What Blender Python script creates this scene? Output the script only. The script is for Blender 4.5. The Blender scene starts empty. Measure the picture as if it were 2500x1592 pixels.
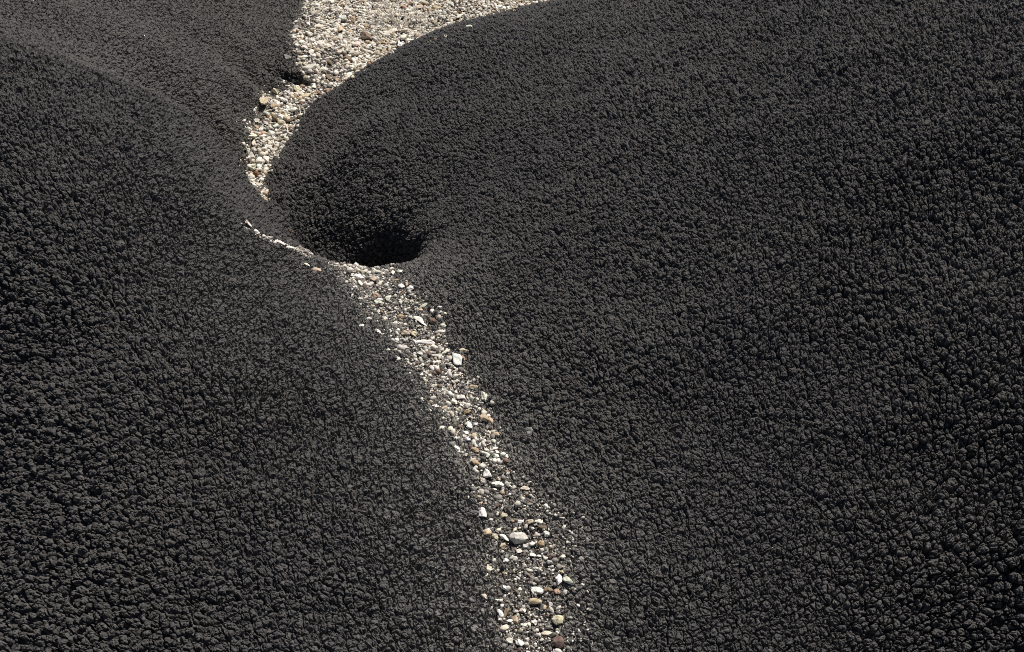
import bpy, math, random
import numpy as np
from mathutils import Vector, Matrix

DENS = 1.45          # density of the ground sheet (1 = final)
scene = bpy.context.scene
COL = scene.collection

# ------------------------------------------------------------------ camera
CAM_H = 4.3
PITCH = math.radians(42.0)
F = 3193.0                       # focal length in photo pixels (2500 wide)
cam_d = bpy.data.cameras.new('camera')
cam = bpy.data.objects.new('camera', cam_d)
COL.objects.link(cam)
cam.location = (0, 0, CAM_H)
cam.rotation_euler = (math.radians(90) - PITCH, 0, 0)
cam_d.sensor_width = 36.0
cam_d.lens = 36.0 * F / 2500.0
cam_d.clip_start = 0.05
cam_d.clip_end = 500
scene.camera = cam

# ------------------------------------------------------------------ sky + sun
SUN_EL, SUN_AZ = math.radians(51.0), math.radians(33.0)     # azimuth from +y towards +x
world = bpy.data.worlds.new('World')
scene.world = world
world.use_nodes = True
wn, wl = world.node_tree.nodes, world.node_tree.links
wn.clear()
wo = wn.new('ShaderNodeOutputWorld'); wb = wn.new('ShaderNodeBackground'); ws = wn.new('ShaderNodeTexSky')
ws.sky_type = 'NISHITA'; ws.sun_disc = False
ws.sun_elevation = SUN_EL; ws.sun_rotation = SUN_AZ
wb.inputs['Strength'].default_value = 0.05
wl.new(ws.outputs[0], wb.inputs[0]); wl.new(wb.outputs[0], wo.inputs[0])
sd = bpy.data.lights.new('sun', 'SUN')
sd.energy = 4.6; sd.angle = math.radians(0.5); sd.color = (1.0, 0.955, 0.89)
sun = bpy.data.objects.new('sun', sd); COL.objects.link(sun)
to_sun = Vector((math.sin(SUN_AZ)*math.cos(SUN_EL), math.cos(SUN_AZ)*math.cos(SUN_EL), math.sin(SUN_EL)))
sun.rotation_euler = to_sun.to_track_quat('Z', 'Y').to_euler()
scene.view_settings.view_transform = 'Standard'
scene.view_settings.look = 'None'
scene.view_settings.gamma = 1.0
scene.view_settings.use_curve_mapping = False
scene.view_settings.exposure = 0.35
scene.render.engine = 'CYCLES'
scene.cycles.max_bounces = 4
scene.cycles.use_denoising = False
scene.cycles.filter_width = 1.0

rng = np.random.default_rng(7)
random.seed(7)

# ------------------------------------------------------------------ geometry of the land
def ray(px, py):
    a, b = (px - 1250.0) / F, (py - 796.0) / F
    return np.array([a, math.cos(PITCH) - b*math.sin(PITCH), -math.sin(PITCH) - b*math.cos(PITCH)])
def at(px, py, z):               # point of the given height seen at a photo pixel
    r = ray(px, py); t = (z - CAM_H) / r[2]
    return r[0]*t, r[1]*t

ctrl = []
def g(*pts):
    for px, py, z in pts:
        x, y = at(px, py, z); ctrl.append((x, y, z))
def crest(px, py, z, *behind):   # a brow, and the land falling away beyond it
    x, y = at(px, py, z); ctrl.append((x, y, z))
    for dx, dy, zz in behind: ctrl.append((x + dx, y + dy, zz))

# rill running through the foreground
g((1310,1592,-.02),(1290,1450,-.02),(1250,1300,-.03),(1190,1130,-.06),(1120,980,-.09),(1050,860,-.11),(980,750,-.16))
# near left mound
g((1080,1592,.04),(800,1592,.06),(400,1592,-.02),(0,1592,-.22),(-300,1592,-.45),
  (1040,1300,.02),(800,1250,.10),(400,1250,.10),(0,1250,-.10),
  (950,1050,.0),(700,1000,.13),(300,950,.24),(0,900,.06),(-350,1000,-.15),
  (820,820,-.02),(600,760,.14),(300,680,.32),(0,600,.32),(-350,600,.15),
  (700,680,-.02),(500,560,.2),(250,430,.42),(0,350,.47),(-300,350,.40))
crest(900,686,-.22,(0,.30,-.42),(0,.62,-.76))
crest(800,656,-.16,(-.03,.25,-.40),(-.03,.6,-.78))
crest(710,602,-.15,(-.02,.25,-.45),(-.03,.62,-.84))
crest(640,560,-.12,(.05,.25,-.50),(.05,.6,-.87))
crest(560,500,-.01,(.1,.30,-.42),(.15,.65,-.84))
crest(480,435,.13,(.1,.35,-.24),(.15,.75,-.64))
crest(380,355,.27,(.1,.4,-.02),(.1,.9,-.36))
g((250,260,.34),(100,190,.40),(-80,110,.44))
# far left mound
g((0,60,.24),(0,-60,.12),(-250,0,.3),(180,130,.10),(200,0,-.18),(330,230,-.2),(350,80,-.34),(400,-50,-.56),
  (430,320,-.45),(470,200,-.50),(500,90,-.64),(520,-20,-.78),(520,390,-.72),(540,300,-.69),(590,210,-.77),(600,140,-.83),
  (640,60,-.96),(660,0,-1.04),(650,165,-.88),(655,208,-1.04),(620,228,-.97),(700,165,-1.03),(690,120,-.98))
# gully floor and fan
g((632,520,-.87),(610,450,-.91),(620,380,-.94),(640,310,-.98),(680,255,-1.02),(770,205,-1.06),(860,140,-1.11),
  (780,80,-1.09),(960,70,-1.15),(760,0,-1.12),(1100,10,-1.18),(900,-40,-1.19),(1250,-40,-1.22),(700,-80,-1.12))
# right mound: nose over the gully
g((700,500,-.84),(690,430,-.90),(760,330,-.88),(830,380,-.64),(780,500,-.74),(760,575,-.84),
  (900,450,-.46),(900,320,-.43),(900,250,-.54),(850,500,-.59),(880,550,-.60),(850,625,-.74),(930,640,-.68),(960,540,-.46),(940,490,-.46),(965,600,-.55),
  (1000,450,-.35),(1000,330,-.31),(1010,240,-.36),(1040,560,-.31),(1020,625,-.40),(1090,600,-.21),(1070,500,-.26),
  (1150,420,-.13),(1150,280,-.13),(1150,180,-.17),(1030,685,-.16),(1100,760,-.09))
crest(780,258,-.89,(.1,.30,-1.02))
crest(880,188,-.72,(.1,.35,-.95),(.1,.6,-1.08))
crest(980,129,-.55,(.12,.42,-.85),(.12,.75,-1.12))
crest(1090,84,-.40,(.12,.45,-.75),(.15,.95,-1.15))
crest(1220,46,-.28,(.12,.5,-.68),(.15,1.15,-1.2))
crest(1380,8,-.14,(.12,.5,-.5),(.15,1.3,-1.2))
crest(1560,-40,.06,(.12,.6,-.3),(.15,1.6,-1.2))
crest(1800,-100,.42,(.1,.7,.0),(.15,1.8,-1.1))
crest(2100,-130,.65,(.1,.8,.3),(.15,2.0,-.7))
crest(2450,-160,.85,(.1,.8,.6),(.15,2.2,-.4))
# right mound: the broad flank
g((1300,650,.04),(1300,500,.06),(1330,330,.08),(1350,180,.04),(1450,80,.07),
  (1500,600,.20),(1550,400,.30),(1600,200,.34),(1650,50,.34),
  (1800,600,.38),(1850,350,.53),(1900,100,.60),(2200,600,.55),(2200,300,.74),(2250,50,.82),(2500,600,.68),(2500,250,.93),
  (2800,500,.85),(2800,100,1.1),(1250,860,-.03),(1400,900,.08),(1600,850,.2),(2000,850,.34),(2400,900,.5),(2800,900,.6),
  (1350,1100,.0),(1600,1150,.12),(2000,1150,.22),(2450,1150,.34),(2800,1200,.38),
  (1500,1350,.03),(1800,1400,.10),(2200,1400,.16),(2500,1400,.18),
  (1550,1592,.0),(1900,1592,.03),(2300,1592,.03),(2600,1592,.0))
for x, y, z in ((-8,2,.2),(-8,6,.5),(-8,10,.3),(-7,13,0),(-3,14,-.8),(1,14,-1.3),(5,14,-1.0),(9,12,.2),(9,7,1.0),(8,2,.5),
                (0,1.2,.0),(-3,1.2,-.2),(3,1.2,.1)):
    ctrl.append((x, y, z))
ctrl = np.array(ctrl)

def tps_fit(P, lam):
    n = len(P)
    d = np.hypot(P[:,None,0]-P[None,:,0], P[:,None,1]-P[None,:,1])
    K = np.where(d > 0, d*d*np.log(np.maximum(d, 1e-9)), 0.0) + lam*np.eye(n)
    A = np.zeros((n+3, n+3)); A[:n,:n] = K
    A[:n,n] = 1; A[:n,n+1:] = P[:,:2]; A[n:,:n] = A[:n,n:].T
    return np.linalg.solve(A, np.r_[P[:,2], 0, 0, 0])
W = tps_fit(ctrl, 0.004)
def smooth(a, b, v):
    t = np.clip((v-a)/(b-a), 0, 1); return t*t*(3-2*t)
def vnoise(x, y, seed):          # smooth value noise
    xi, yi = np.floor(x), np.floor(y); fx, fy = x-xi, y-yi
    fx, fy = fx*fx*(3-2*fx), fy*fy*(3-2*fy)
    def h(i, j):
        s = np.sin(i*127.1 + j*311.7 + seed*74.7)*43758.5453
        return s - np.floor(s)
    return (h(xi,yi)*(1-fx)+h(xi+1,yi)*fx)*(1-fy) + (h(xi,yi+1)*(1-fx)+h(xi+1,yi+1)*fx)*fy
def height(x, y):
    x = np.asarray(x, float); y = np.asarray(y, float)
    shp = x.shape; X, Y = x.ravel(), y.ravel()
    out = np.empty(X.size)
    c = ctrl[:,:2]; n = len(c)
    for s in range(0, X.size, 60000):
        xs, ys = X[s:s+60000], Y[s:s+60000]
        xc, yc = np.clip(xs, -9, 9), np.clip(ys, .6, 14)
        d2 = (xc[:,None]-c[None,:,0])**2 + (yc[:,None]-c[None,:,1])**2
        z = (0.5*d2*np.log(np.maximum(d2, 1e-12))) @ W[:n] + W[n] + W[n+1]*xc + W[n+2]*yc
        out[s:s+60000] = z
    far = smooth(8, 20, np.hypot(X, Y-6))
    out = out*(1-far) + far*(.2 + 1.2*(vnoise(X*.09, Y*.09, 3)-.5))
    # uneven ground: lumps a hand to a foot wide
    near = smooth(-60, -20, -np.hypot(X, Y-6))
    out += near*(.045*(vnoise(X*2.1, Y*2.1, 1)-.5) + .022*(vnoise(X*5.3+Y, Y*5.3, 2)-.5))
    # a washed-out recess under the far left bank
    qx, qy = at(690, 150, -.97)
    wob = .10*(vnoise(X*9, Y*9, 41)-.5) + .05*(vnoise(X*23, Y*23, 42)-.5)
    u_, v_ = (X-qx)+.25*(Y-qy), (Y-qy)+.33+wob
    out -= .17*smooth(-.27, -.08, -np.abs(u_+wob))*smooth(0, .2, v_)*(1-smooth(.22, .36, v_+.5*np.abs(u_)))
    # the hollow where the rill drops into the gully
    qx, qy = at(890, 578, -.61)
    u_, v_ = (X-qx)+.10, (Y-qy)+.86+.6*wob
    out -= .15*smooth(-.58, -.36, -np.abs(u_+.5*wob))*smooth(.1, .4, v_)*(1-smooth(.56, .78, v_+.7*np.maximum(np.abs(u_)-.28, 0)))
    # the slope the photographer stands on
    back = smooth(1.9, -1.6, Y)*smooth(-14, -6, -np.abs(X))
    out += 2.6*back*smooth(-40, -12, Y)
    return out.reshape(shp)

def hit(px, py):                 # where a photo pixel meets the land
    r = ray(px, py); ts = np.linspace(2.5, 16, 2700)
    x, y, z = r[0]*ts, r[1]*ts, CAM_H + r[2]*ts
    k = np.argmax(z < height(x, y))
    return float(x[k]), float(y[k])

# ------------------------------------------------------------------ materials
def mat(name):
    m = bpy.data.materials.new(name); m.use_nodes = True
    nt = m.node_tree; b = nt.nodes['Principled BSDF']
    return m, nt, b
def N(nt, kind, **kw):
    n = nt.nodes.new(kind)
    for k, v in kw.items():
        if k in n.inputs: n.inputs[k].default_value = v
        else: setattr(n, k, v)
    return n
def M(nt, op, a, b=None, c=None, clamp=False):
    n = nt.nodes.new('ShaderNodeMath'); n.operation = op; n.use_clamp = clamp
    for i, v in enumerate((a, b, c)):
        if v is None: continue
        if isinstance(v, (int, float)): n.inputs[i].default_value = v
        else: nt.links.new(v, n.inputs[i])
    return n.outputs[0]
def step(nt, v, a, b, lo=0.0, hi=1.0):
    n = nt.nodes.new('ShaderNodeMapRange'); n.interpolation_type = 'SMOOTHSTEP'
    nt.links.new(v, n.inputs['Value'])
    n.inputs['From Min'].default_value = a; n.inputs['From Max'].default_value = b
    n.inputs['To Min'].default_value = lo; n.inputs['To Max'].default_value = hi
    return n.outputs['Result']
def mixc(nt, f, a, b):
    n = nt.nodes.new('ShaderNodeMix'); n.data_type = 'RGBA'
    if isinstance(f, (int, float)): n.inputs[0].default_value = f
    else: nt.links.new(f, n.inputs[0])
    for i, v in ((6, a), (7, b)):
        if isinstance(v, tuple): n.inputs[i].default_value = v + (1,)
        else: nt.links.new(v, n.inputs[i])
    return n.outputs[2]

def clay_material(name, size, deep, tone):
    m, nt, b = mat(name)
    L = nt.links.new
    rest = N(nt, 'ShaderNodeAttribute', attribute_name='rest').outputs['Vector']
    bed = N(nt, 'ShaderNodeAttribute', attribute_name='bed').outputs['Fac']
    # warped coordinates
    wnz = N(nt, 'ShaderNodeTexNoise', Scale=26.0, Detail=1.5, Roughness=.5); L(rest, wnz.inputs['Vector'])
    sub = N(nt, 'ShaderNodeVectorMath', operation='SUBTRACT'); L(wnz.outputs['Color'], sub.inputs[0]); sub.inputs[1].default_value = (.5,.5,.5)
    sc = N(nt, 'ShaderNodeVectorMath', operation='SCALE'); L(sub.outputs[0], sc.inputs[0]); sc.inputs['Scale'].default_value = .024
    ad = N(nt, 'ShaderNodeVectorMath', operation='ADD'); L(rest, ad.inputs[0]); L(sc.outputs[0], ad.inputs[1])
    p = ad.outputs[0]
    def vor(feature, scale, vec=p, **kw):
        v = N(nt, 'ShaderNodeTexVoronoi', feature=feature, Scale=scale, **kw); L(vec, v.inputs['Vector']); return v
    v1 = vor('F1', size); e1 = vor('DISTANCE_TO_EDGE', size)
    e2 = vor('DISTANCE_TO_EDGE', size*2.1)
    v2 = vor('F1', size*2.1)
    e0 = vor('DISTANCE_TO_EDGE', size*.34)
    loose = N(nt, 'ShaderNodeAttribute', attribute_name='loose').outputs['Fac']
    cap1 = M(nt, 'SUBTRACT', 1.0, M(nt, 'MULTIPLY', M(nt, 'POWER', v1.outputs['Distance'], 2.0), 1.25))
    cap2 = M(nt, 'SUBTRACT', 1.0, M(nt, 'MULTIPLY', M(nt, 'POWER', v2.outputs['Distance'], 2.0), 1.3))
    crack1 = step(nt, e1.outputs['Distance'], 0.01, .14)
    crack2 = step(nt, e2.outputs['Distance'], 0.0, .20)
    crack0 = step(nt, e0.outputs['Distance'], 0.01, .06)
    sepr = N(nt, 'ShaderNodeSeparateColor'); L(v1.outputs['Color'], sepr.inputs[0]); jit = sepr.outputs[0]
    sep2 = N(nt, 'ShaderNodeSeparateColor'); L(v2.outputs['Color'], sep2.inputs[0]); jit2 = sep2.outputs[1]
    fine = N(nt, 'ShaderNodeTexNoise', Scale=140.0, Detail=4.0, Roughness=.55); L(rest, fine.inputs['Vector'])
    k = deep*30.0/size
    lz = M(nt, 'MULTIPLY', loose, k)
    h = M(nt, 'MULTIPLY', crack1, .017*k)                                   # plates parted by narrow cracks
    h = M(nt, 'ADD', h, M(nt, 'MULTIPLY', crack0, .013*k))
    h = M(nt, 'ADD', h, M(nt, 'MULTIPLY', M(nt, 'MULTIPLY', cap1, M(nt, 'ADD', lz, .25)), .014))  # swelling where the crust is loose
    h = M(nt, 'ADD', h, M(nt, 'MULTIPLY', M(nt, 'MULTIPLY', M(nt, 'MULTIPLY', jit, crack1), lz), .016))
    h = M(nt, 'ADD', h, M(nt, 'MULTIPLY', M(nt, 'MULTIPLY', crack2, cap2), .007*k))
    h = M(nt, 'ADD', h, M(nt, 'MULTIPLY', M(nt, 'MULTIPLY', jit2, crack2), .0028*k))
    h = M(nt, 'ADD', h, M(nt, 'MULTIPLY', fine.outputs['Fac'], .0035))
    bedamp = step(nt, bed, 0.0, 1.0, 1.0, .45)
    h = M(nt, 'MULTIPLY', h, bedamp)
    disp = N(nt, 'ShaderNodeDisplacement', Midlevel=0.0, Scale=1.0)
    L(h, disp.inputs['Height'])
    L(disp.outputs[0], nt.nodes['Material Output'].inputs['Displacement'])
    m.displacement_method = 'BOTH'
    # colour: near-black clay, slightly warm or cool in patches, pale grain for salt specks and painted highlights
    big = N(nt, 'ShaderNodeTexNoise', Scale=.7, Detail=3.0); L(rest, big.inputs['Vector'])
    ta = tuple(v*w for v, w in zip((.047,.045,.0455), tone)); tb = tuple(v*w for v, w in zip((.055,.0515,.049), tone))
    c = mixc(nt, step(nt, big.outputs['Fac'], .38, .62), ta, tb)
    c = mixc(nt, M(nt, 'MULTIPLY', jit, .5), c, (.074,.070,.067))
    gr = N(nt, 'ShaderNodeTexNoise', Scale=130.0, Detail=2.0); L(rest, gr.inputs['Vector'])
    c = mixc(nt, step(nt, gr.outputs['Fac'], .50, .74, 0, .7), c, (.13,.124,.118))
    c = mixc(nt, step(nt, gr.outputs['Fac'], .42, .28, 0, .5), c, (.022,.020,.019))
    # pale silt washed over the crust beside the rill, and in its bed
    silt = N(nt, 'ShaderNodeAttribute', attribute_name='silt').outputs['Fac']
    sn = N(nt, 'ShaderNodeTexNoise', Scale=75.0, Detail=5.0, Roughness=.7); L(rest, sn.inputs['Vector'])
    c = mixc(nt, M(nt, 'MULTIPLY', silt, step(nt, sn.outputs['Fac'], .42, .62)), c, (.25,.235,.21))
    sand = N(nt, 'ShaderNodeTexNoise', Scale=120.0, Detail=4.0); L(rest, sand.inputs['Vector'])
    sc2 = mixc(nt, step(nt, sand.outputs['Fac'], .35, .65), (.05,.045,.04), (.24,.215,.185))
    c = mixc(nt, M(nt, 'MULTIPLY', bed, .8), c, sc2)
    L(c, b.inputs['Base Color'])
    b.inputs['Roughness'].default_value = .85
    b.inputs['Specular IOR Level'].default_value = .3
    return m
CLAY = clay_material('black_popcorn_clay', 31.0, 1.0, (1.0, 1.0, 1.0))
CLAY_R = clay_material('black_crusted_clay', 33.0, 1.0, (1.0, 1.0, 1.0))
CLAY_F = clay_material('brownish_plated_clay', 32.0, .8, (1.5, 1.45, 1.36))

# ------------------------------------------------------------------ where the gravel lies
rill_rows = [(660,790,965),(700,835,1005),(740,880,1050),(780,905,1080),(830,930,1110),(880,960,1130),(930,1000,1165),
             (980,1020,1195),(1040,1060,1225),(1100,1090,1255),(1150,1120,1290),(1200,1150,1310),(1260,1160,1385),
             (1320,1170,1430),(1400,1170,1440),(1480,1170,1425),(1592,1195,1440)]
rill_pts = []
for py, a, b in rill_rows:
    xa, ya = hit(a, py); xb, yb = hit(b, py)
    rill_pts.append(((xa+xb)/2, (ya+yb)/2, abs(xb-xa)/2))
rill_pts.append((rill_pts[-1][0]+.12, 1.9, .3))
brow_px = [(583,553,5),(605,573,7),(640,592,9),(690,612,13),(740,632,18),(800,652,24),(850,664,28)]
brow_pts = []
for px, py, w in brow_px:
    x, y = hit(px, py); brow_pts.append((x, y, w*1.0/F*7.0))
bed_rows = [(545,650,662),(520,618,655),(480,592,655),(440,588,655),(400,595,668),(370,596,690),(340,593,712),(300,600,735),
            (270,612,770),(240,640,815),(215,690,860),(180,735,920),(140,722,1000),(90,718,1150),(40,730,1300),(0,742,1430),(-40,750,1550)]
bed_left, bed_right = [], []
for py, a, b in bed_rows:
    z = float(np.interp(py, [-40, 60, 200, 300, 400, 540], [-1.2, -1.13, -1.06, -.98, -.92, -.86]))
    bed_left.append(at(a, py, z) if py > 410 or py < 0 else hit(a, py)); bed_right.append(at(b, py, z))
bed_left.append((bed_left[-1][0]-.1, 13.5)); bed_right.append((bed_right[-1][0]+.8, 13.5))
bed_poly = np.array(bed_left + bed_right[::-1])

def seg_dist(x, y, pts):         # distance to a polyline, as a share of its local half width
    best = np.full(np.shape(x), 9.0)
    for (x0,y0,w0), (x1,y1,w1) in zip(pts[:-1], pts[1:]):
        dx, dy = x1-x0, y1-y0
        t = np.clip(((x-x0)*dx+(y-y0)*dy)/(dx*dx+dy*dy), 0, 1)
        best = np.minimum(best, np.hypot(x-x0-t*dx, y-y0-t*dy)/(w0+t*(w1-w0)))
    return best
def in_poly(x, y, poly):
    inside = np.zeros(np.shape(x), bool); n = len(poly)
    for i in range(n):
        x0, y0 = poly[i]; x1, y1 = poly[(i+1) % n]
        if y0 == y1: continue
        c = ((y0 > y) != (y1 > y)) & (x < (x1-x0)*(y-y0)/(y1-y0)+x0)
        inside ^= c
    return inside
def poly_edge(x, y, poly):
    best = np.full(np.shape(x), 9.0); n = len(poly)
    for i in range(n):
        x0, y0 = poly[i]; x1, y1 = poly[(i+1) % n]
        dx, dy = x1-x0, y1-y0
        t = np.clip(((x-x0)*dx+(y-y0)*dy)/(dx*dx+dy*dy+1e-9), 0, 1)
        best = np.minimum(best, np.hypot(x-x0-t*dx, y-y0-t*dy))
    return best
def bed_mask(x, y):
    ed = poly_edge(x, y, bed_poly); s = np.where(in_poly(x, y, bed_poly), ed, -ed)
    return smooth(-.05, .05, s + .05*(vnoise(x*9, y*9, 5)-.5))
def rill_mask(x, y):
    wob = .5*(vnoise(x*6, y*6, 6)-.5)
    return np.maximum(1-smooth(.35, 1.15, seg_dist(x, y, rill_pts)+wob), 1-smooth(.7, 1.3, seg_dist(x, y, brow_pts)+wob))

# ------------------------------------------------------------------ the land as one continuous sheet
def spread(n, a, b, grow, lim):
    core = np.linspace(a, b, n); st = (b-a)/(n-1)
    hi = []; v = b; s = st
    while v < lim[1]: s *= grow; v += s; hi.append(v)
    lo = []; v = a; s = st
    while v > lim[0]: s *= grow; v -= s; lo.append(v)
    return np.array(lo[::-1] + list(core) + hi)
S = spread(int(1420*DENS), -.5, .5, 1.09, (-9, 9))
u0, u1 = math.asinh(2.2/4.3), math.asinh(11.2/4.3)
U = spread(int(1400*DENS), u0, u1, 1.09, (-3.2, 3.2))
yy = 4.3*np.sinh(U)
dd = np.sqrt(yy**2 + 4.3**2)
dd = np.maximum(dd, 4.3)
X = S[None,:]*dd[:,None]; Y = np.repeat(yy[:,None], len(S), 1)
Z = height(X, Y)
nr, nc = X.shape
BED = bed_mask(X, Y); RILL = rill_mask(X, Y)
mask = np.maximum(BED, .55*RILL)
rd = seg_dist(X, Y, rill_pts)
SILT = np.clip(1.0*np.exp(-np.maximum(rd-.7, 0)/1.2)*smooth(6.2, 5.2, Y) + .10*smooth(.4, .8, vnoise(X*1.3, Y*1.3, 51)), 0, 1)
LOOSE = np.clip(.35 + .75*vnoise(X*1.1, Y*1.1, 52)*vnoise(X*3+9, Y*3, 53)*1.6 + .35*smooth(.9, 2.2, np.abs(X-.0)) - .75*np.exp(-rd/4.5), .04, 1.1)
# split the sheet into its hills and the gully bed (faces only, shared outlines)
def make_sheet(name, face_sel, label, cat, clay):
    idx = np.arange(nr*nc).reshape(nr, nc)
    q = np.stack([idx[:-1,:-1], idx[:-1,1:], idx[1:,1:], idx[1:,:-1]], -1)[face_sel]
    used = np.zeros(nr*nc, bool); used[q.ravel()] = True
    remap = np.cumsum(used)-1
    co = np.stack([X.ravel()[used], Y.ravel()[used], Z.ravel()[used]], -1).astype(np.float32)
    me = bpy.data.meshes.new(name)
    me.vertices.add(len(co)); me.vertices.foreach_set('co', co.ravel())
    nq = len(q)
    me.loops.add(nq*4); me.loops.foreach_set('vertex_index', remap[q.ravel()].astype(np.int32))
    me.polygons.add(nq); me.polygons.foreach_set('loop_start', np.arange(0, nq*4, 4, dtype=np.int32))
    me.update(calc_edges=True)
    me.polygons.foreach_set('use_smooth', np.ones(nq, bool))
    a = me.attributes.new('rest', 'FLOAT_VECTOR', 'POINT'); a.data.foreach_set('vector', co.ravel())
    a = me.attributes.new('bed', 'FLOAT', 'POINT'); a.data.foreach_set('value', mask.ravel()[used].astype(np.float32))
    for nm_, arr in (('silt', SILT), ('loose', LOOSE)):
        a = me.attributes.new(nm_, 'FLOAT', 'POINT'); a.data.foreach_set('value', arr.ravel()[used].astype(np.float32))
    me.materials.append(clay)
    o = bpy.data.objects.new(name, me); COL.objects.link(o)
    o['kind'] = 'structure'; o['label'] = label; o['category'] = cat
    return o
fx = (X[:-1,:-1]+X[1:,1:])/2; fy = (Y[:-1,:-1]+Y[1:,1:])/2
fbed = (BED[:-1,:-1] > .5)
# dividing line: rill, then the gully's middle
line = sorted([(p[1], p[0]) for p in rill_pts])
line += [(6.1, -1.05), (6.6, -1.3)] + sorted([((l[1]+r[1])/2, (l[0]+r[0])/2) for l, r in zip(bed_left, bed_right) if (l[1]+r[1])/2 > 6.8])
ly = np.array([p[0] for p in line]); lx = np.array([p[1] for p in line])
o_ = np.argsort(ly); right = fx > np.interp(fy, ly[o_], lx[o_])
# near left / far left mound parted along the foot behind the brow
vx, vy = [], []
for px, py, z in ((-300,60,.45),(-80,75,.40),(100,150,.30),(250,240,.10),(380,330,-.2),(480,400,-.5),(560,465,-.75),(640,520,-.86)):
    a_, b_ = at(px, py, z); vx.append(a_); vy.append(b_)
vx = [-60] + vx + [3]; vy = [vy[0]+2] + vy + [vy[-1]]
far_left = fy > np.interp(fx, vx, vy)
make_sheet('gully_bed', fbed, 'pale gravel floor of the dry gully fanning out at the top', 'gully bed', CLAY)
make_sheet('clay_hill', ~fbed & right, 'broad black cracked clay mound filling the right side, its nose overhanging the gully', 'clay mound', CLAY_R)
make_sheet('clay_hill', ~fbed & ~right & ~far_left, 'black clay mound at lower left, its brow crossing in front of the gully', 'clay mound', CLAY)
make_sheet('clay_hill', ~fbed & ~right & far_left, 'finer brownish black clay slope at upper left beyond the near mound', 'clay mound', CLAY_F)
#--STONES--
# ------------------------------------------------------------------ stone shapes
def ico(n):
    t = (1+5**.5)/2
    v = [(-1,t,0),(1,t,0),(-1,-t,0),(1,-t,0),(0,-1,t),(0,1,t),(0,-1,-t),(0,1,-t),(t,0,-1),(t,0,1),(-t,0,-1),(-t,0,1)]
    v = [np.array(p)/np.linalg.norm(p) for p in v]
    f = [(0,11,5),(0,5,1),(0,1,7),(0,7,10),(0,10,11),(1,5,9),(5,11,4),(11,10,2),(10,7,6),(7,1,8),
         (3,9,4),(3,4,2),(3,2,6),(3,6,8),(3,8,9),(4,9,5),(2,4,11),(6,2,10),(8,6,7),(9,8,1)]
    for _ in range(n):
        cache, nf = {}, []
        def mid(a, b):
            k = (min(a,b), max(a,b))
            if k not in cache:
                m = v[a]+v[b]; v.append(m/np.linalg.norm(m)); cache[k] = len(v)-1
            return cache[k]
        for a, b, c in f:
            ab, bc, ca = mid(a,b), mid(b,c), mid(c,a)
            nf += [(a,ab,ca),(b,bc,ab),(c,ca,bc),(ab,bc,ca)]
        f = nf
    return np.array(v), np.array(f)
V1, F1_ = ico(1); V3, F3_ = ico(3)
def rock(V, planes, rough, rg, lumps=0):
    """a broken stone: a ball cut by random planes, roughened; lumps > 0 gives a knobbly outline"""
    n = rg.normal(size=(planes, 3)); n /= np.linalg.norm(n, axis=1)[:,None]
    d = rg.uniform(.55, .95, planes)
    dot = V @ n.T
    r = np.min(np.where(dot > .05, d[None,:]/np.maximum(dot, .05), 9.0), 1)
    r = np.minimum(r, 1.05)
    for _ in range(lumps):
        c = rg.normal(size=3); c /= np.linalg.norm(c)
        a = rg.uniform(-.38, .3); r = r*(1 + a*np.exp(-((1-V@c)/.13)))
    if rough:
        for fq in (3.1, 7.3):
            ph = rg.uniform(0, 6.28, 6); dirs = rg.normal(size=(6,3))*fq
            r = r*(1 + rough*2.2/fq*np.sin(V@dirs.T + ph).mean(1)*1.6)
    P = V*r[:,None]
    P -= P.mean(0); P /= np.abs(P).max(0)
    return P

def stone_nodes(m, nt, b, base):
    L = nt.links.new
    tc = N(nt, 'ShaderNodeTexCoord').outputs['Object']
    a = N(nt, 'ShaderNodeTexNoise', Scale=90.0, Detail=4.0); L(tc, a.inputs['Vector'])
    c2 = N(nt, 'ShaderNodeTexNoise', Scale=320.0, Detail=2.0); L(tc, c2.inputs['Vector'])
    mul = N(nt, 'ShaderNodeMix', data_type='RGBA', blend_type='MULTIPLY'); mul.inputs[0].default_value = 1.0
    L(base, mul.inputs[6])
    sh = mixc(nt, step(nt, a.outputs['Fac'], .35, .6), (.80,.75,.68), (1.04,1.03,1.0)); L(sh, mul.inputs[7])
    col = mixc(nt, step(nt, c2.outputs['Fac'], .66, .74, 0, .6), mul.outputs[2], (.16,.13,.10))
    L(col, b.inputs['Base Color']); b.inputs['Roughness'].default_value = .9
    b.inputs['Specular IOR Level'].default_value = .25
    bp = N(nt, 'ShaderNodeBump', Strength=.5, Distance=.003); L(a.outputs['Fac'], bp.inputs['Height']); L(bp.outputs[0], b.inputs['Normal'])
m, nt, b = mat('gravel_stone'); stone_nodes(m, nt, b, N(nt, 'ShaderNodeAttribute', attribute_name='tint').outputs['Color']); GRAVEL = m
m, nt, b = mat('stone'); stone_nodes(m, nt, b, N(nt, 'ShaderNodeObjectInfo').outputs['Color']); STONE = m
m, nt, b = mat('dry_stem'); b.inputs['Base Color'].default_value = (.78,.72,.62,1); b.inputs['Roughness'].default_value = .8; STRAW = m
m, nt, b = mat('weathered_twig'); b.inputs['Base Color'].default_value = (.36,.30,.24,1); b.inputs['Roughness'].default_value = .8; TWIG = m

PAL = {'white': (.80,.77,.71), 'chalk white': (.88,.86,.80), 'grey white': (.60,.58,.53), 'cream': (.66,.615,.53),
       'pale': (.60,.57,.52), 'yellowish': (.60,.53,.39), 'tan': (.50,.41,.30), 'orange tan': (.43,.31,.21),
       'brown': (.21,.15,.11), 'russet': (.27,.13,.075), 'mauve brown': (.17,.12,.11), 'black': (.02,.02,.02), 'grey': (.26,.245,.23)}  # black: only for the pebble standing in for a dark hole in the fan

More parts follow.
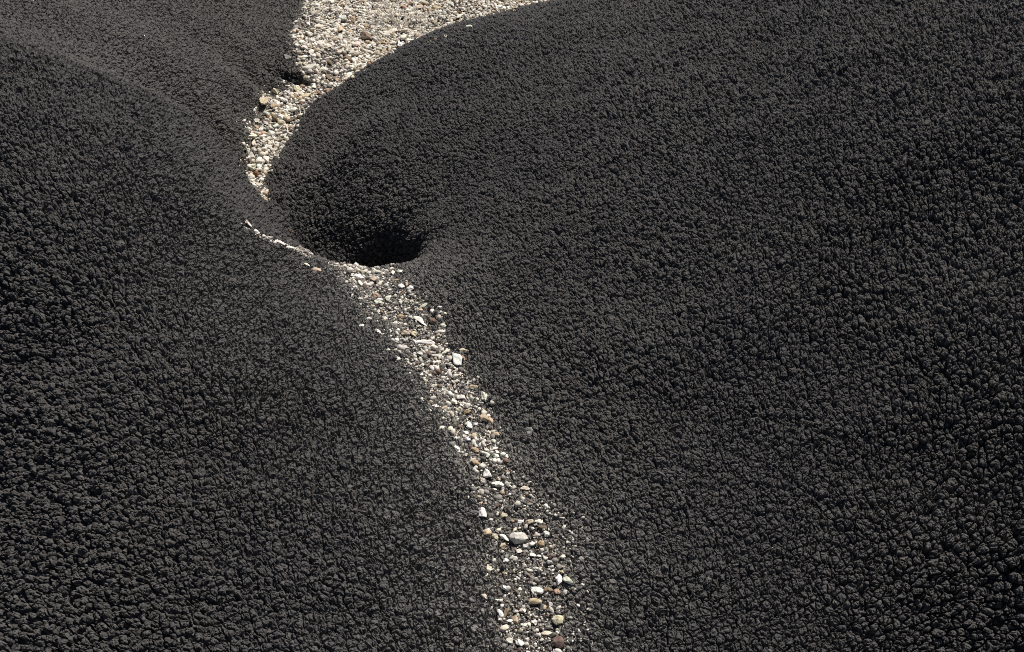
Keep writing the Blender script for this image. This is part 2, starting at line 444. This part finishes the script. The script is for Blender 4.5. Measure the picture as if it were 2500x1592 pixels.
def tag(o, label, cat, group=None, kind=None):
    o['label'] = label; o['category'] = cat
    if group: o['group'] = group
    if kind: o['kind'] = kind
    return o

# ------------------------------------------------------------------ gravel too many to count: one object
def rot_rand(n, rg, tilt):
    yaw = rg.uniform(0, 2*math.pi, n); a = rg.normal(0, tilt, n); bb = rg.normal(0, tilt, n)
    cy, sy, ca, sa, cb, sb = np.cos(yaw), np.sin(yaw), np.cos(a), np.sin(a), np.cos(bb), np.sin(bb)
    R = np.empty((n,3,3)); z = np.zeros(n); o = np.ones(n)
    Rz = np.stack([cy,-sy,z, sy,cy,z, z,z,o], -1).reshape(n,3,3)
    Rx = np.stack([o,z,z, z,ca,-sa, z,sa,ca], -1).reshape(n,3,3)
    Ry = np.stack([cb,z,sb, z,o,z, -sb,z,cb], -1).reshape(n,3,3)
    return Rx @ Ry @ Rz
def scatter_mesh(name, px, py, lift, size, tint, rg, squash=(.45,.85), material=GRAVEL, tilt=.35, base=None):
    base = base if base is not None else [rock(V1, int(rg.integers(6, 10)), .05, rg) for _ in range(60)]
    n = len(px); nv = len(V1); nf = len(F1_)
    pick = rg.integers(0, len(base), n)
    B = np.array(base)[pick]
    sc = np.stack([np.ones(n), rg.uniform(.55, .95, n), rg.uniform(*squash, n)], -1)*(size*.5)[:,None]
    P = B*sc[:,None,:]
    P = np.einsum('nij,nvj->nvi', rot_rand(n, rg, tilt), P)
    pz = height(px, py) + lift
    P += np.stack([px, py, pz], -1)[:,None,:]
    co = P.reshape(-1, 3).astype(np.float32)
    tri = (F1_[None] + (np.arange(n)*nv)[:,None,None]).reshape(-1, 3)
    me = bpy.data.meshes.new(name)
    me.vertices.add(len(co)); me.vertices.foreach_set('co', co.ravel())
    me.loops.add(len(tri)*3); me.loops.foreach_set('vertex_index', tri.ravel().astype(np.int32))
    me.polygons.add(len(tri)); me.polygons.foreach_set('loop_start', np.arange(0, len(tri)*3, 3, dtype=np.int32))
    me.update(calc_edges=True)
    at_ = me.attributes.new('tint', 'FLOAT_COLOR', 'POINT')
    cc = np.repeat(np.c_[tint, np.ones(n)], nv, 0).astype(np.float32); at_.data.foreach_set('color', cc.ravel())
    me.materials.append(material)
    ob = bpy.data.objects.new(name, me); COL.objects.link(ob); return ob
def tints(n, rg, names, wts):
    k = rg.choice(len(names), n, p=np.array(wts)/sum(wts))
    c = np.array([PAL[q] for q in names])[k]
    return np.clip(c*rg.uniform(.72, 1.12, n)[:,None], .01, .88)

def sample(n, box, fn, rg):
    x = rg.uniform(box[0], box[1], n); y = rg.uniform(box[2], box[3], n)
    keep = rg.uniform(0, 1, n) < fn(x, y)
    return x[keep], y[keep]
bx0, bx1 = bed_poly[:,0].min()-.1, bed_poly[:,0].max()+.1
gx, gy, gs, gl, gt = [], [], [], [], []
# gully bed and fan
def bedp(x, y):
    e = poly_edge(x, y, bed_poly); s = np.where(in_poly(x, y, bed_poly), e, -e)
    m_ = smooth(-.07, .03, s + .06*(vnoise(x*8, y*8, 11)-.5))
    patch = smooth(.25, .5, vnoise(x*3.5, y*3.5, 12)*.5 + vnoise(x*11, y*11, 13)*.5 + .35*smooth(0, .5, s) - .12)
    return m_*(.22+.78*patch)
area = (bx1-bx0)*(13.3-6.2)
x, y = sample(int(area*6800), (bx0, bx1, 6.2, 13.3), bedp, rng)
keep = (y < 11.3); x, y = x[keep], y[keep]
n = len(x); size = np.clip(.0175*np.exp(rng.normal(0, .48, n)), .006, .052)
gx.append(x); gy.append(y); gs.append(size); gl.append(.010 + .28*size + rng.uniform(0, .012, n))
gt.append(tints(n, rng, ['white','chalk white','cream','pale','yellowish','tan','orange tan','brown','grey','russet'], [24,8,28,18,4,8,3,3,8,1]))
# rill and brow
def rillp(x, y):
    wob = .5*(vnoise(x*7, y*7, 14)-.5)
    a = (1-smooth(.35, 1.1, seg_dist(x, y, rill_pts)+wob))*(.45+.55*smooth(.35, .6, vnoise(x*6, y*6, 15)))
    b_ = (1-smooth(.6, 1.2, seg_dist(x, y, brow_pts)+.4*wob))
    a *= .55 + .40*smooth(3.7, 4.6, y)
    return np.maximum(a, b_)
rx = [p[0] for p in rill_pts] + [p[0] for p in brow_pts]; 
box = (min(rx)-.4, max(rx)+.6, 1.9, 6.2)
x, y = sample(int((box[1]-box[0])*(box[3]-box[2])*24000), box, rillp, rng)
n = len(x); size = np.clip(.0082*np.exp(rng.normal(0, .62, n))*.92, .0025, .034)*np.where(y < 3.6, .9, 1)
gx.append(x); gy.append(y); gs.append(size); gl.append(.015 + .25*size + rng.uniform(0, .010, n) + .016*(seg_dist(x, y, brow_pts) < 1.4))
gt.append(tints(n, rng, ['white','grey white','cream','pale','tan','orange tan','brown','grey','mauve brown','chalk white'], [18,24,6,14,5,2,4,28,4,5]))
# stray chips on the clay, thinning out away from the gravel
def strayp(x, y):
    d = np.minimum(seg_dist(x, y, rill_pts)*.22, poly_edge(x, y, bed_poly))
    return .004 + .5*np.exp(-((d-.1)/.16).clip(0)) * (d > 0)
x, y = sample(9000, (-3.6, 4.2, 2.4, 9.8), strayp, rng)
n = len(x); size = np.clip(.0075*np.exp(rng.normal(0, .45, n)), .004, .02)
gx.append(x); gy.append(y); gs.append(size); gl.append(.026 + .2*size)
gt.append(tints(n, rng, ['white','cream','pale','tan','grey'], [10,6,10,4,14]))
gx, gy, gs, gl, gt = map(np.concatenate, (gx, gy, gs, gl, gt))
# loose crumbs of the crust lying all over the mounds: one object
x, y = sample(36000, (-5.0, 5.2, 2.3, 10.6), lambda a, b_: (np.abs(a) < .5*np.sqrt(b_**2+18.5))*(.35+.65*vnoise(a*2.5, b_*2.5, 31)) * (1-.85*smooth(6.6, 7.4, b_)*(a < -1.2)) * (1-.97*bed_mask(a, b_)), rng)
n = len(x); size = np.clip(.0125*np.exp(rng.normal(0, .35, n)), .006, .026)
crumb = rng.uniform(.05, .11, n)[:,None]*np.array([1.06,1.0,.94])
sc_ = scatter_mesh('clay_crumbs', x, y, .024 + rng.uniform(0, .012, n), size, crumb, rng, (.6,.95), None, .6)
sc_.data.materials.clear()
m, nt, b = mat('crumb_clay'); nt.links.new(N(nt, 'ShaderNodeAttribute', attribute_name='tint').outputs['Color'], b.inputs['Base Color']); b.inputs['Roughness'].default_value = .85
sc_.data.materials.append(m)
tag(sc_, 'loose black crumbs of dried clay lying all over the mounds', 'clay crumbs', None, 'stuff')
print('crumbs', n)

# ------------------------------------------------------------------ straws among the gravel: one object
def tube_path(pts, r0, r1, sides=4):
    pts = [np.array(p, float) for p in pts]; vs, fs = [], []
    for i, p in enumerate(pts):
        d = pts[min(i+1, len(pts)-1)] - pts[max(i-1, 0)]; d /= np.linalg.norm(d)+1e-9
        a = np.cross(d, (0,0,1)) if abs(d[2]) < .9 else np.cross(d, (1,0,0)); a /= np.linalg.norm(a); c = np.cross(d, a)
        r = r0 + (r1-r0)*i/(len(pts)-1)
        for k in range(sides):
            t = 2*math.pi*k/sides; vs.append(p + r*(a*math.cos(t)+c*math.sin(t)))
    for i in range(len(pts)-1):
        for k in range(sides):
            k2 = (k+1) % sides; fs.append((i*sides+k, i*sides+k2, (i+1)*sides+k2, (i+1)*sides+k))
    fs.append(tuple(range(sides-1, -1, -1))); fs.append(tuple((len(pts)-1)*sides+k for k in range(sides)))
    return vs, fs
def join(parts):
    V, Fc = [], []
    for v, f in parts:
        o = len(V); V += [tuple(p) for p in v]; Fc += [tuple(i+o for i in q) for q in f]
    return V, Fc
def link_mesh(name, V, Fc, material, parent=None, loc=None, smooth_=False):
    me = bpy.data.meshes.new(name); me.from_pydata([tuple(map(float, v)) for v in V], [], Fc); me.materials.append(material)
    if smooth_: me.polygons.foreach_set('use_smooth', [True]*len(me.polygons))
    me.update()
    o = bpy.data.objects.new(name, me); COL.objects.link(o)
    if loc is not None: o.location = loc
    if parent: o.parent = parent
    return o
parts = []
bcx, bcy = at(955, 60, -1.14)
for i in range(900):
    if i < 420: x0, y0 = bcx + random.gauss(0, .45), bcy + random.gauss(0, .5)
    else:
        px_, py_ = random.uniform(600, 1300), random.uniform(-20, 530); x0, y0 = at(px_, py_, -1.05)
    if not in_poly(np.array([x0]), np.array([y0]), bed_poly)[0]: continue
    L_ = random.uniform(.03, .11); t = random.uniform(0, math.pi); bend = random.uniform(-.5, .5)
    z0 = float(height(x0, y0)) + random.uniform(.018, .04); rise = random.uniform(-.1, .2)
    pts = [(x0, y0, z0)]
    for k in range(1, 4):
        t += bend/3; p = pts[-1]; pts.append((p[0]+math.cos(t)*L_/3, p[1]+math.sin(t)*L_/3, p[2]+rise*L_/3))
    parts.append(tube_path(pts, .0022, .0012, 3))
for i in range(60):
    j = random.randrange(len(rill_pts)-1); p = rill_pts[j]
    x0, y0 = p[0]+random.gauss(0, .1), p[1]+random.uniform(-.15, .15)
    L_ = random.uniform(.02, .06); t = random.uniform(0, 6.3); z0 = float(height(x0, y0))+random.uniform(.02, .032); bend = random.uniform(-1.5, 1.5)
    pts = [(x0, y0, z0)]
    for k in range(1, 4):
        t += bend/3; q = pts[-1]; pts.append((q[0]+math.cos(t)*L_/3, q[1]+math.sin(t)*L_/3, q[2]+.001))
    parts.append(tube_path(pts, .0011, .0006, 3))
V, Fc = join(parts)
tag(link_mesh('dry_grass_litter', V, Fc, STRAW), 'fine pale straws littering the gravel of the fan', 'dry grass', None, 'stuff')

# ------------------------------------------------------------------ the stones one can pick out
# x, y (photo), length, width (photo pixels), turn of the long axis in degrees, colour, shape, k = knobbly
ST = '''
1029 794 38 14 42 chalk_white pointed
1037 846 52 11 4 chalk_white slab
1068 878 28 10 -3 chalk_white slab
1026 873 17 8 15 white flat
1078 819 26 10 -12 chalk_white flat
1070 772 25 8 -8 white flat
1119 893 30 21 70 chalk_white blocky
1090 869 24 12 -25 cream knobbly
1133 867 22 11 5 yellowish knobbly
1036 756 22 10 -25 cream flat
1044 779 15 6 0 tan flat
1084 807 14 12 30 cream rounded
1077 784 14 12 0 pale knobbly
1045 877 15 14 0 mauve_brown rounded
1060 797 18 16 20 brown rounded
988 828 21 15 15 tan knobbly
1011 828 15 13 60 yellowish rounded
989 858 21 8 25 white pointed
979 782 20 9 -5 orange_tan flat
1030 768 11 8 -50 tan rounded
1132 883 16 6 65 orange_tan sliver
1089 776 8 8 0 white rounded
989 843 10 9 0 white rounded
981 676 15 11 0 chalk_white blocky
1005 715 16 12 10 chalk_white blocky
869 686 32 11 15 chalk_white slab
878 704 14 11 60 white blocky
930 704 21 13 -25 cream flat
923 751 20 13 15 white knobbly
914 694 19 12 20 tan rounded
917 733 18 11 60 orange_tan blocky
881 785 16 11 0 cream blocky
881 808 12 10 30 white rounded
919 823 13 12 45 white blocky
951 820 18 7 45 white flat
1161 956 26 13 5 tan pointed
1187 982 24 17 80 cream knobbly
1006 944 13 12 0 white rounded
1027 988 13 10 60 cream blocky
1064 1006 10 8 0 chalk_white rounded
1081 1007 17 8 -15 tan flat
1045 1013 11 5 20 white sliver
1126 982 20 13 -10 white blocky
1108 995 15 12 30 white rounded
1140 946 13 6 -35 white sliver
1183 1034 27 19 35 tan blocky
1199 1040 16 13 50 tan blocky
1140 1019 16 14 0 orange_tan rounded
1143 1051 22 13 60 white blocky
1162 1048 11 9 30 white pointed
1091 1046 9 8 0 white pointed
1195 1069 12 10 20 white rounded
1207 1090 14 9 10 grey_white rounded
1216 1074 18 12 20 tan blocky
1141 1087 15 12 10 white blocky
962 679 15 9 80 white rounded
961 661 11 6 -20 white flat
982 710 14 12 30 white knobbly
1116 1110 21 11 60 chalk_white blocky
1211 1126 17 12 15 white rounded
1159 1112 19 14 10 orange_tan knobbly
1160 1144 23 16 5 orange_tan rounded
1205 1107 20 11 -5 white flat
1214 1116 11 9 30 white blocky
1188 1109 12 7 0 chalk_white flat
1232 1103 13 5 -30 white sliver
1239 1127 11 9 45 white rounded
1253 1095 8 7 0 white rounded
1212 975 7 6 0 white rounded
1181 1014 11 9 0 yellowish blocky
1299 1063 19 16 60 grey rounded
1190 1172 23 20 60 chalk_white blocky
1215 1196 30 15 -5 white knobbly
1207 1205 12 6 5 white flat
1283 1204 23 12 -5 cream knobbly
1167 1226 23 9 5 tan sliver
1174 1237 18 9 -50 tan pointed
1177 1265 27 19 65 white knobbly
1230 1270 18 13 -30 yellowish knobbly
1272 1283 15 9 10 white flat
1294 1283 21 12 -15 tan knobbly
1318 1283 20 11 -10 white flat
1336 1313 16 13 35 chalk_white blocky
1312 1313 16 10 15 cream flat
1380 1296 14 8 -45 white pointed
1268 1328 40 29 -15 grey_white rounded
1282 1344 15 11 10 grey_white rounded
1206 1321 17 13 0 yellowish rounded
1186 1316 23 20 20 tan knobbly
1230 1324 25 14 35 white pointed
1324 1337 18 14 45 orange_tan blocky
1326 1296 23 11 20 brown flat
1302 1366 17 11 20 chalk_white pointed
1318 1368 11 6 15 white flat
1377 1371 13 12 0 white blocky
1233 1381 12 11 20 chalk_white rounded
1191 1402 19 13 75 cream blocky
1202 1404 10 9 45 white rounded
1310 1402 28 12 8 grey_white knobbly
1368 1427 25 14 80 chalk_white blocky
1391 1428 25 14 35 cream blocky
1313 1453 30 15 15 chalk_white knobbly
1340 1453 21 16 25 brown blocky
1361 1455 20 14 30 orange_tan knobbly
1405 1448 10 9 0 yellowish rounded
1306 1480 31 17 -5 tan rounded
1236 1500 36 13 -75 brown pointed
1218 1508 21 13 65 chalk_white blocky
1180 1466 16 13 60 cream pointed
1174 1504 20 9 65 grey_white sliver
1275 1500 16 10 10 white rounded
1212 1476 11 8 30 chalk_white rounded
1363 1527 26 21 20 yellowish rounded
1347 1498 16 8 45 cream flat
1257 1524 21 13 55 tan blocky
1243 1525 16 9 5 white flat
1227 1545 19 15 -50 cream blocky
1280 1534 16 9 -10 white flat
1292 1535 11 10 60 white pointed
1336 1556 26 12 15 cream flat
1268 1583 20 16 40 chalk_white blocky
1241 1578 17 13 35 grey_white blocky
1364 1578 30 24 50 mauve_brown blocky
597 561 22 9 48 cream knobbly
618 580 15 8 30 white knobbly
636 591 9 6 20 white rounded
648 595 14 8 25 grey_white knobbly
676 607 26 9 20 chalk_white slab
700 618 19 8 15 chalk_white flat
709 573 19 8 40 russet flat
676 529 13 11 -80 cream pointed
714 603 9 7 0 white rounded
767 673 26 15 15 tan blocky
742 660 14 8 15 white flat
628 437 18 16 0 russet rounded
612 419 20 18 45 cream knobbly
588 437 19 9 10 tan knobbly
607 436 17 5 -40 pale sliver
691 387 25 9 10 tan pointed
656 496 18 8 -20 white slab
638 523 16 7 40 tan sliver
632 396 12 8 -10 white rounded
650 401 18 14 50 cream rounded
636 256 30 20 -40 tan knobbly
699 151 19 16 20 grey rounded
757 175 32 16 -10 pale flat
747 243 23 12 -10 yellowish flat
692 255 18 14 30 chalk_white knobbly
718 278 23 19 30 white knobbly
646 284 13 10 10 grey_white rounded
650 291 13 8 10 russet rounded
739 292 15 12 -20 cream rounded
731 328 12 9 10 chalk_white rounded
835 220 22 7 5 white slab
824 230 23 9 -15 tan slab
801 230 12 9 -50 orange_tan blocky
778 236 12 8 50 russet blocky
640 333 15 9 15 tan rounded
743 146 16 7 -15 white flat
781 76 28 15 5 cream blocky
893 100 27 20 40 brown blocky
956 85 27 12 -18 cream slab
939 80 19 8 -15 yellowish knobbly
848 153 26 14 25 brown knobbly
861 140 27 15 15 pale blocky
895 133 27 10 10 cream slab
986 26 17 10 30 orange_tan blocky
961 8 17 12 20 tan blocky
883 37 13 6 0 chalk_white flat
976 118 15 13 60 chalk_white knobbly
1065 27 23 11 10 tan flat
1032 53 20 5 5 white sliver
981 52 10 9 60 black rounded
'''
def zone(px, py):
    if py < 60: return 'in the fan at the top edge'
    if py < 165: return 'in the wide fan near the dry bush'
    if py < 310: return 'where the fan narrows by the dark bank'
    if py < 470: return 'in the narrow gully between mounds'
    if py < 540 and px < 700: return 'where the gully ends behind the brow'
    if py < 650 and px < 830: return 'on the brow line above the near mound'
    if py < 770: return 'in the rill below the dark hollow'
    if py < 920: return 'in the upper bend of the rill'
    if py < 1060: return 'in the middle of the rill'
    if py < 1240: return 'in the rill where it straightens'
    if py < 1400: return 'in the lower rill'
    return 'in the rill by the bottom edge'
def zgroup(py):
    return 'stones in the gravel fan' if py < 310 else 'stones in the gully neck' if py < 545 else 'stones on the brow and upper rill' if py < 900 else 'stones along the lower rill'
stones = []
for ln in ST.strip().splitlines():
    a = ln.split(); stones.append([float(a[0]), float(a[1]), float(a[2]), float(a[3]), float(a[4]), a[5].replace('_', ' '), a[6]])
# further stones of the same beds
r2 = np.random.default_rng(21)
shapes = ['blocky','rounded','flat','knobbly','pointed','sliver']
def try_add(px, py, L_, w_, col, shp):
    for s_ in stones:
        if math.hypot((s_[0]-px), (s_[1]-py)*1.3) < .62*(s_[2]+L_): return False
    stones.append([px, py, L_, w_, float(r2.uniform(-80, 80)), col, shp]); return True
while len(stones) < 262:
    py = float(r2.uniform(8, 500)); rr = sorted(bed_rows)
    a = np.interp(py, [q[0] for q in rr], [q[1] for q in rr]); bq = np.interp(py, [q[0] for q in rr], [q[2] for q in rr])
    px = float(r2.uniform(a+12, bq-14)); L_ = float(r2.uniform(11, 19))
    try_add(px, py, L_, L_*float(r2.uniform(.5, .85)), str(r2.choice(['white','cream','cream','pale','tan','yellowish','chalk white','orange tan','grey white','brown'])), str(r2.choice(shapes)))
while len(stones) < 298:
    py = float(r2.uniform(670, 1580))
    a = np.interp(py, [q[0] for q in rill_rows], [q[1] for q in rill_rows]); bq = np.interp(py, [q[0] for q in rill_rows], [q[2] for q in rill_rows])
    px = float(r2.normal((a+bq)/2, (bq-a)*.24)); L_ = float(r2.uniform(10, 16))
    try_add(px, py, L_, L_*float(r2.uniform(.6, .9)), str(r2.choice(['white','grey white','cream','pale','tan','chalk white','grey'])), str(r2.choice(shapes[:5])))

def size_word(L_, px, py):
    return 'large' if L_ >= 27 else 'small' if L_ < 14 else ''
noun = {'slab': 'slab', 'sliver': 'sliver', 'pointed': 'pointed stone', 'flat': 'flat stone', 'blocky': 'angular stone',
        'rounded': 'rounded pebble', 'knobbly': 'knobbly stone'}
desc = [' '.join(w for w in (size_word(s_[2], s_[0], s_[1]), s_[5], noun[s_[6]]) if w) for s_ in stones]
labels = []
def rel(i, j):
    dx, dy = stones[i][0]-stones[j][0], stones[i][1]-stones[j][1]
    if abs(dx) > 1.3*abs(dy): return 'right of' if dx > 0 else 'left of'
    return 'below' if dy > 0 else 'above'
used = set()
for i, s_ in enumerate(stones):
    z_ = zone(s_[0], s_[1])
    same = [j for j in range(len(stones)) if desc[j] == desc[i] and zone(stones[j][0], stones[j][1]) == z_]
    order = sorted((j for j in range(len(stones)) if j != i), key=lambda j: math.hypot(stones[j][0]-s_[0], stones[j][1]-s_[1]) - .5*stones[j][2])
    opts = ([f'{desc[i]} {z_}'] if len(same) == 1 else []) + [f'{desc[i]} just {rel(i, j)} a {desc[j]} {z_}' for j in order[:14] if desc[j] != desc[i]]
    for c_ in opts:
        if len(c_.split()) > 16: c_ = c_.replace(' just', '').replace(' small', '')
        if len(c_.split()) > 16: c_ = c_.replace(' stone ', ' ', 1).replace(' where the gully ends', '')
        if c_ not in used and len(c_.split()) <= 16: break
    used.add(c_); labels.append(c_)

foot = []
def ground_frame(x, y):
    e = .02; z = float(height(x, y))
    zx = (float(height(x+e, y)) - float(height(x-e, y)))/(2*e); zy = (float(height(x, y+e)) - float(height(x, y-e)))/(2*e)
    return z, Vector((-zx, -zy, 1)).normalized()
for i, (px, py, L_, w_, ang, col, shp) in enumerate(stones):
    rg = np.random.default_rng(100+i)
    x, y = hit(px, py)
    if py < 545 and y < 5.9:                       # a pixel just behind the brow belongs to the bed beyond
        x, y = at(px, py, -.86)
    z, nrm = ground_frame(x, y)
    t = math.sqrt(x*x + y*y + (CAM_H-z)**2)
    ppm = F/t                                      # photo pixels per metre here
    view = Vector((x, y, z-CAM_H)).normalized()
    # long axis laid on the ground so that it is seen at the turn it has in the photo
    right_v = Vector((1,0,0)); up_v = Vector((0, math.sin(PITCH), math.cos(PITCH)))
    d = right_v*math.cos(math.radians(ang)) - up_v*math.sin(math.radians(ang))
    d = d - view*(d.dot(nrm)/view.dot(nrm)); stretch = min(d.length, 1.45); d.normalize()
    side = nrm.cross(d).normalized()
    sv = side - view*side.dot(view)
    L_ *= 1.1; w_ *= 1.1; Lm = L_/ppm*stretch; thick = {'slab': .42, 'sliver': .7, 'flat': .5, 'pointed': .6, 'blocky': .72, 'rounded': .75, 'knobbly': .68}[shp]
    Wm = w_/ppm*1.12
    Hm = Wm*thick*(1.3 if shp in ('slab', 'sliver') else 1)
    if shp == 'rounded': P = rock(V3, 15, .14, rg, 3)
    elif shp == 'knobbly': P = rock(V3, 14, .30, rg, 9)
    elif shp == 'pointed':
        P = rock(V3, 10, .10, rg, 1); k = 1 - .62*smooth(-.6, 1, P[:,0]); P[:,1] *= k; P[:,2] *= k
    else: P = rock(V3, 11, .14, rg, 3)
    P = P*np.array([Lm/2, Wm/2, Hm/2])
    for k_ in (-.28, 0, .28): foot.append((x+d.x*Lm*k_, y+d.y*Lm*k_, .42*Wm+.002))
    Rm = Matrix((d, side, nrm)).transposed().to_4x4()
    tiltm = Matrix.Rotation(rg.normal(0, .12), 4, 'X') @ Matrix.Rotation(rg.normal(0, .1), 4, 'Y')
    me = bpy.data.meshes.new('stone'); me.from_pydata([tuple(map(float, p)) for p in P], [], [tuple(map(int, f)) for f in F3_])
    me.materials.append(STONE); me.update()
    me.polygons.foreach_set('use_smooth', [True]*len(me.polygons))
    try: me.set_sharp_from_angle(angle=math.radians(22))
    except Exception: pass
    nm = 'pebble' if shp == 'rounded' else 'stone'
    o = bpy.data.objects.new(nm, me); COL.objects.link(o)
    lift = (.034 if (py < 668 and y < 5.9) else .023 if py > 545 else .022)
    o.matrix_world = Matrix.Translation(Vector((x, y, z)) + nrm*(lift + Hm*.34)) @ Rm @ tiltm
    c = [v*rg.uniform(.93, 1.05) for v in PAL[col]]; o.color = (min(c[0], .88), min(c[1], .88), min(c[2], .88), 1)
    tag(o, labels[i], 'pebble' if nm == 'pebble' else 'stone', zgroup(py))

# the gravel goes round the stones, not over them
keep = np.ones(len(gx), bool)
for (sx, sy, sr) in foot: keep &= (gx-sx)**2 + (gy-sy)**2 > sr*sr
gravel = scatter_mesh('gravel', gx[keep], gy[keep], gl[keep], gs[keep], gt[keep], rng, (.42, .8))
tag(gravel, 'pale gravel strewn along the gully bed and down the foreground rill', 'gravel', None, 'stuff')

# ------------------------------------------------------------------ dry bush in the fan
bx_, by_ = at(975, 66, -1.13); bz_ = float(height(bx_, by_))
bush = bpy.data.objects.new('dry_bush', None); COL.objects.link(bush); bush.location = (bx_, by_, bz_)
tag(bush, 'dead pale leafless bush with thin spreading stems on the gravel fan', 'dry bush')
def twiggy(start, d, L_, r, depth, rg, out):
    pts = [start]; d = np.array(d, float)
    segs = 6
    for k in range(segs):
        d = d + rg.normal(0, .13, 3); d[2] -= .03; d /= np.linalg.norm(d); pts.append(pts[-1] + d*L_/segs)
    out.append(tube_path(pts, r, r*.45, 4))
    if depth:
        for k in range(int(rg.integers(3, 6))):
            j = int(rg.integers(1, segs)); nd = d*.7 + rg.normal(0, .55, 3); nd[2] = nd[2]*.5 + .1; nd /= np.linalg.norm(nd)
            twiggy(pts[j], nd, L_*rg.uniform(.35, .6), r*.6, depth-1, rg, out)
rg = np.random.default_rng(5)
for k, (a, el, L_) in enumerate([(165,20,.22),(150,45,.26),(128,35,.28),(110,55,.26),(95,30,.24),(75,50,.22),(50,30,.24),(28,28,.26),(140,15,.2),(185,12,.2),(15,10,.18),(118,20,.3),(225,14,.16)]):
    a, el = math.radians(a), math.radians(el); out = []
    twiggy(np.zeros(3)+[0,0,.015], (math.cos(a)*math.cos(el), math.sin(a)*math.cos(el), math.sin(el)), L_*1.1, .0042, 2, rg, out)
    V, Fc = join(out); link_mesh('branch', V, Fc, STRAW, bush)
# ------------------------------------------------------------------ single twigs
for (pts_, r, lab, mt_) in [
    ([(662,494),(655,505),(650,520),(647,534)], .0028, 'curved grey twig leaning at the right edge of the gully end', TWIG),
    ([(563,398),(572,401),(582,404)], .003, 'short dark stick poking from the left bank of the gully', TWIG),
    ([(969,880),(978,890),(988,897),(997,893)], .0016, 'thin white curled rootlet at the left edge of the rill', STRAW),
    ([(612,288),(618,276),(628,272)], .0018, 'thin pale stem hooked at the left edge of the gully', STRAW),
    ([(594,345),(597,330),(602,315)], .0022, 'upright pale stem on the left edge of the narrow gully', STRAW),
    ([(710,139),(716,128),(726,126),(733,134)], .002, 'pale looped stem beside the grey pebble on the dark bank', STRAW),
    ([(724,664),(732,659),(741,658)], .0016, 'short pale straw beside the white stones under the brow line', STRAW)]:
    P = []
    for px, py in pts_:
        x, y = hit(px, py)
        if py < 545 and y < 5.9: x, y = at(px, py, -.86)
        P.append((x, y, float(height(x, y)) + .03))
    o3 = P[0]; v, f = tube_path([tuple(np.subtract(p, o3)) for p in P], r, r*.6, 5)
    tag(link_mesh('twig', v, f, mt_, None, o3), lab, 'twig')
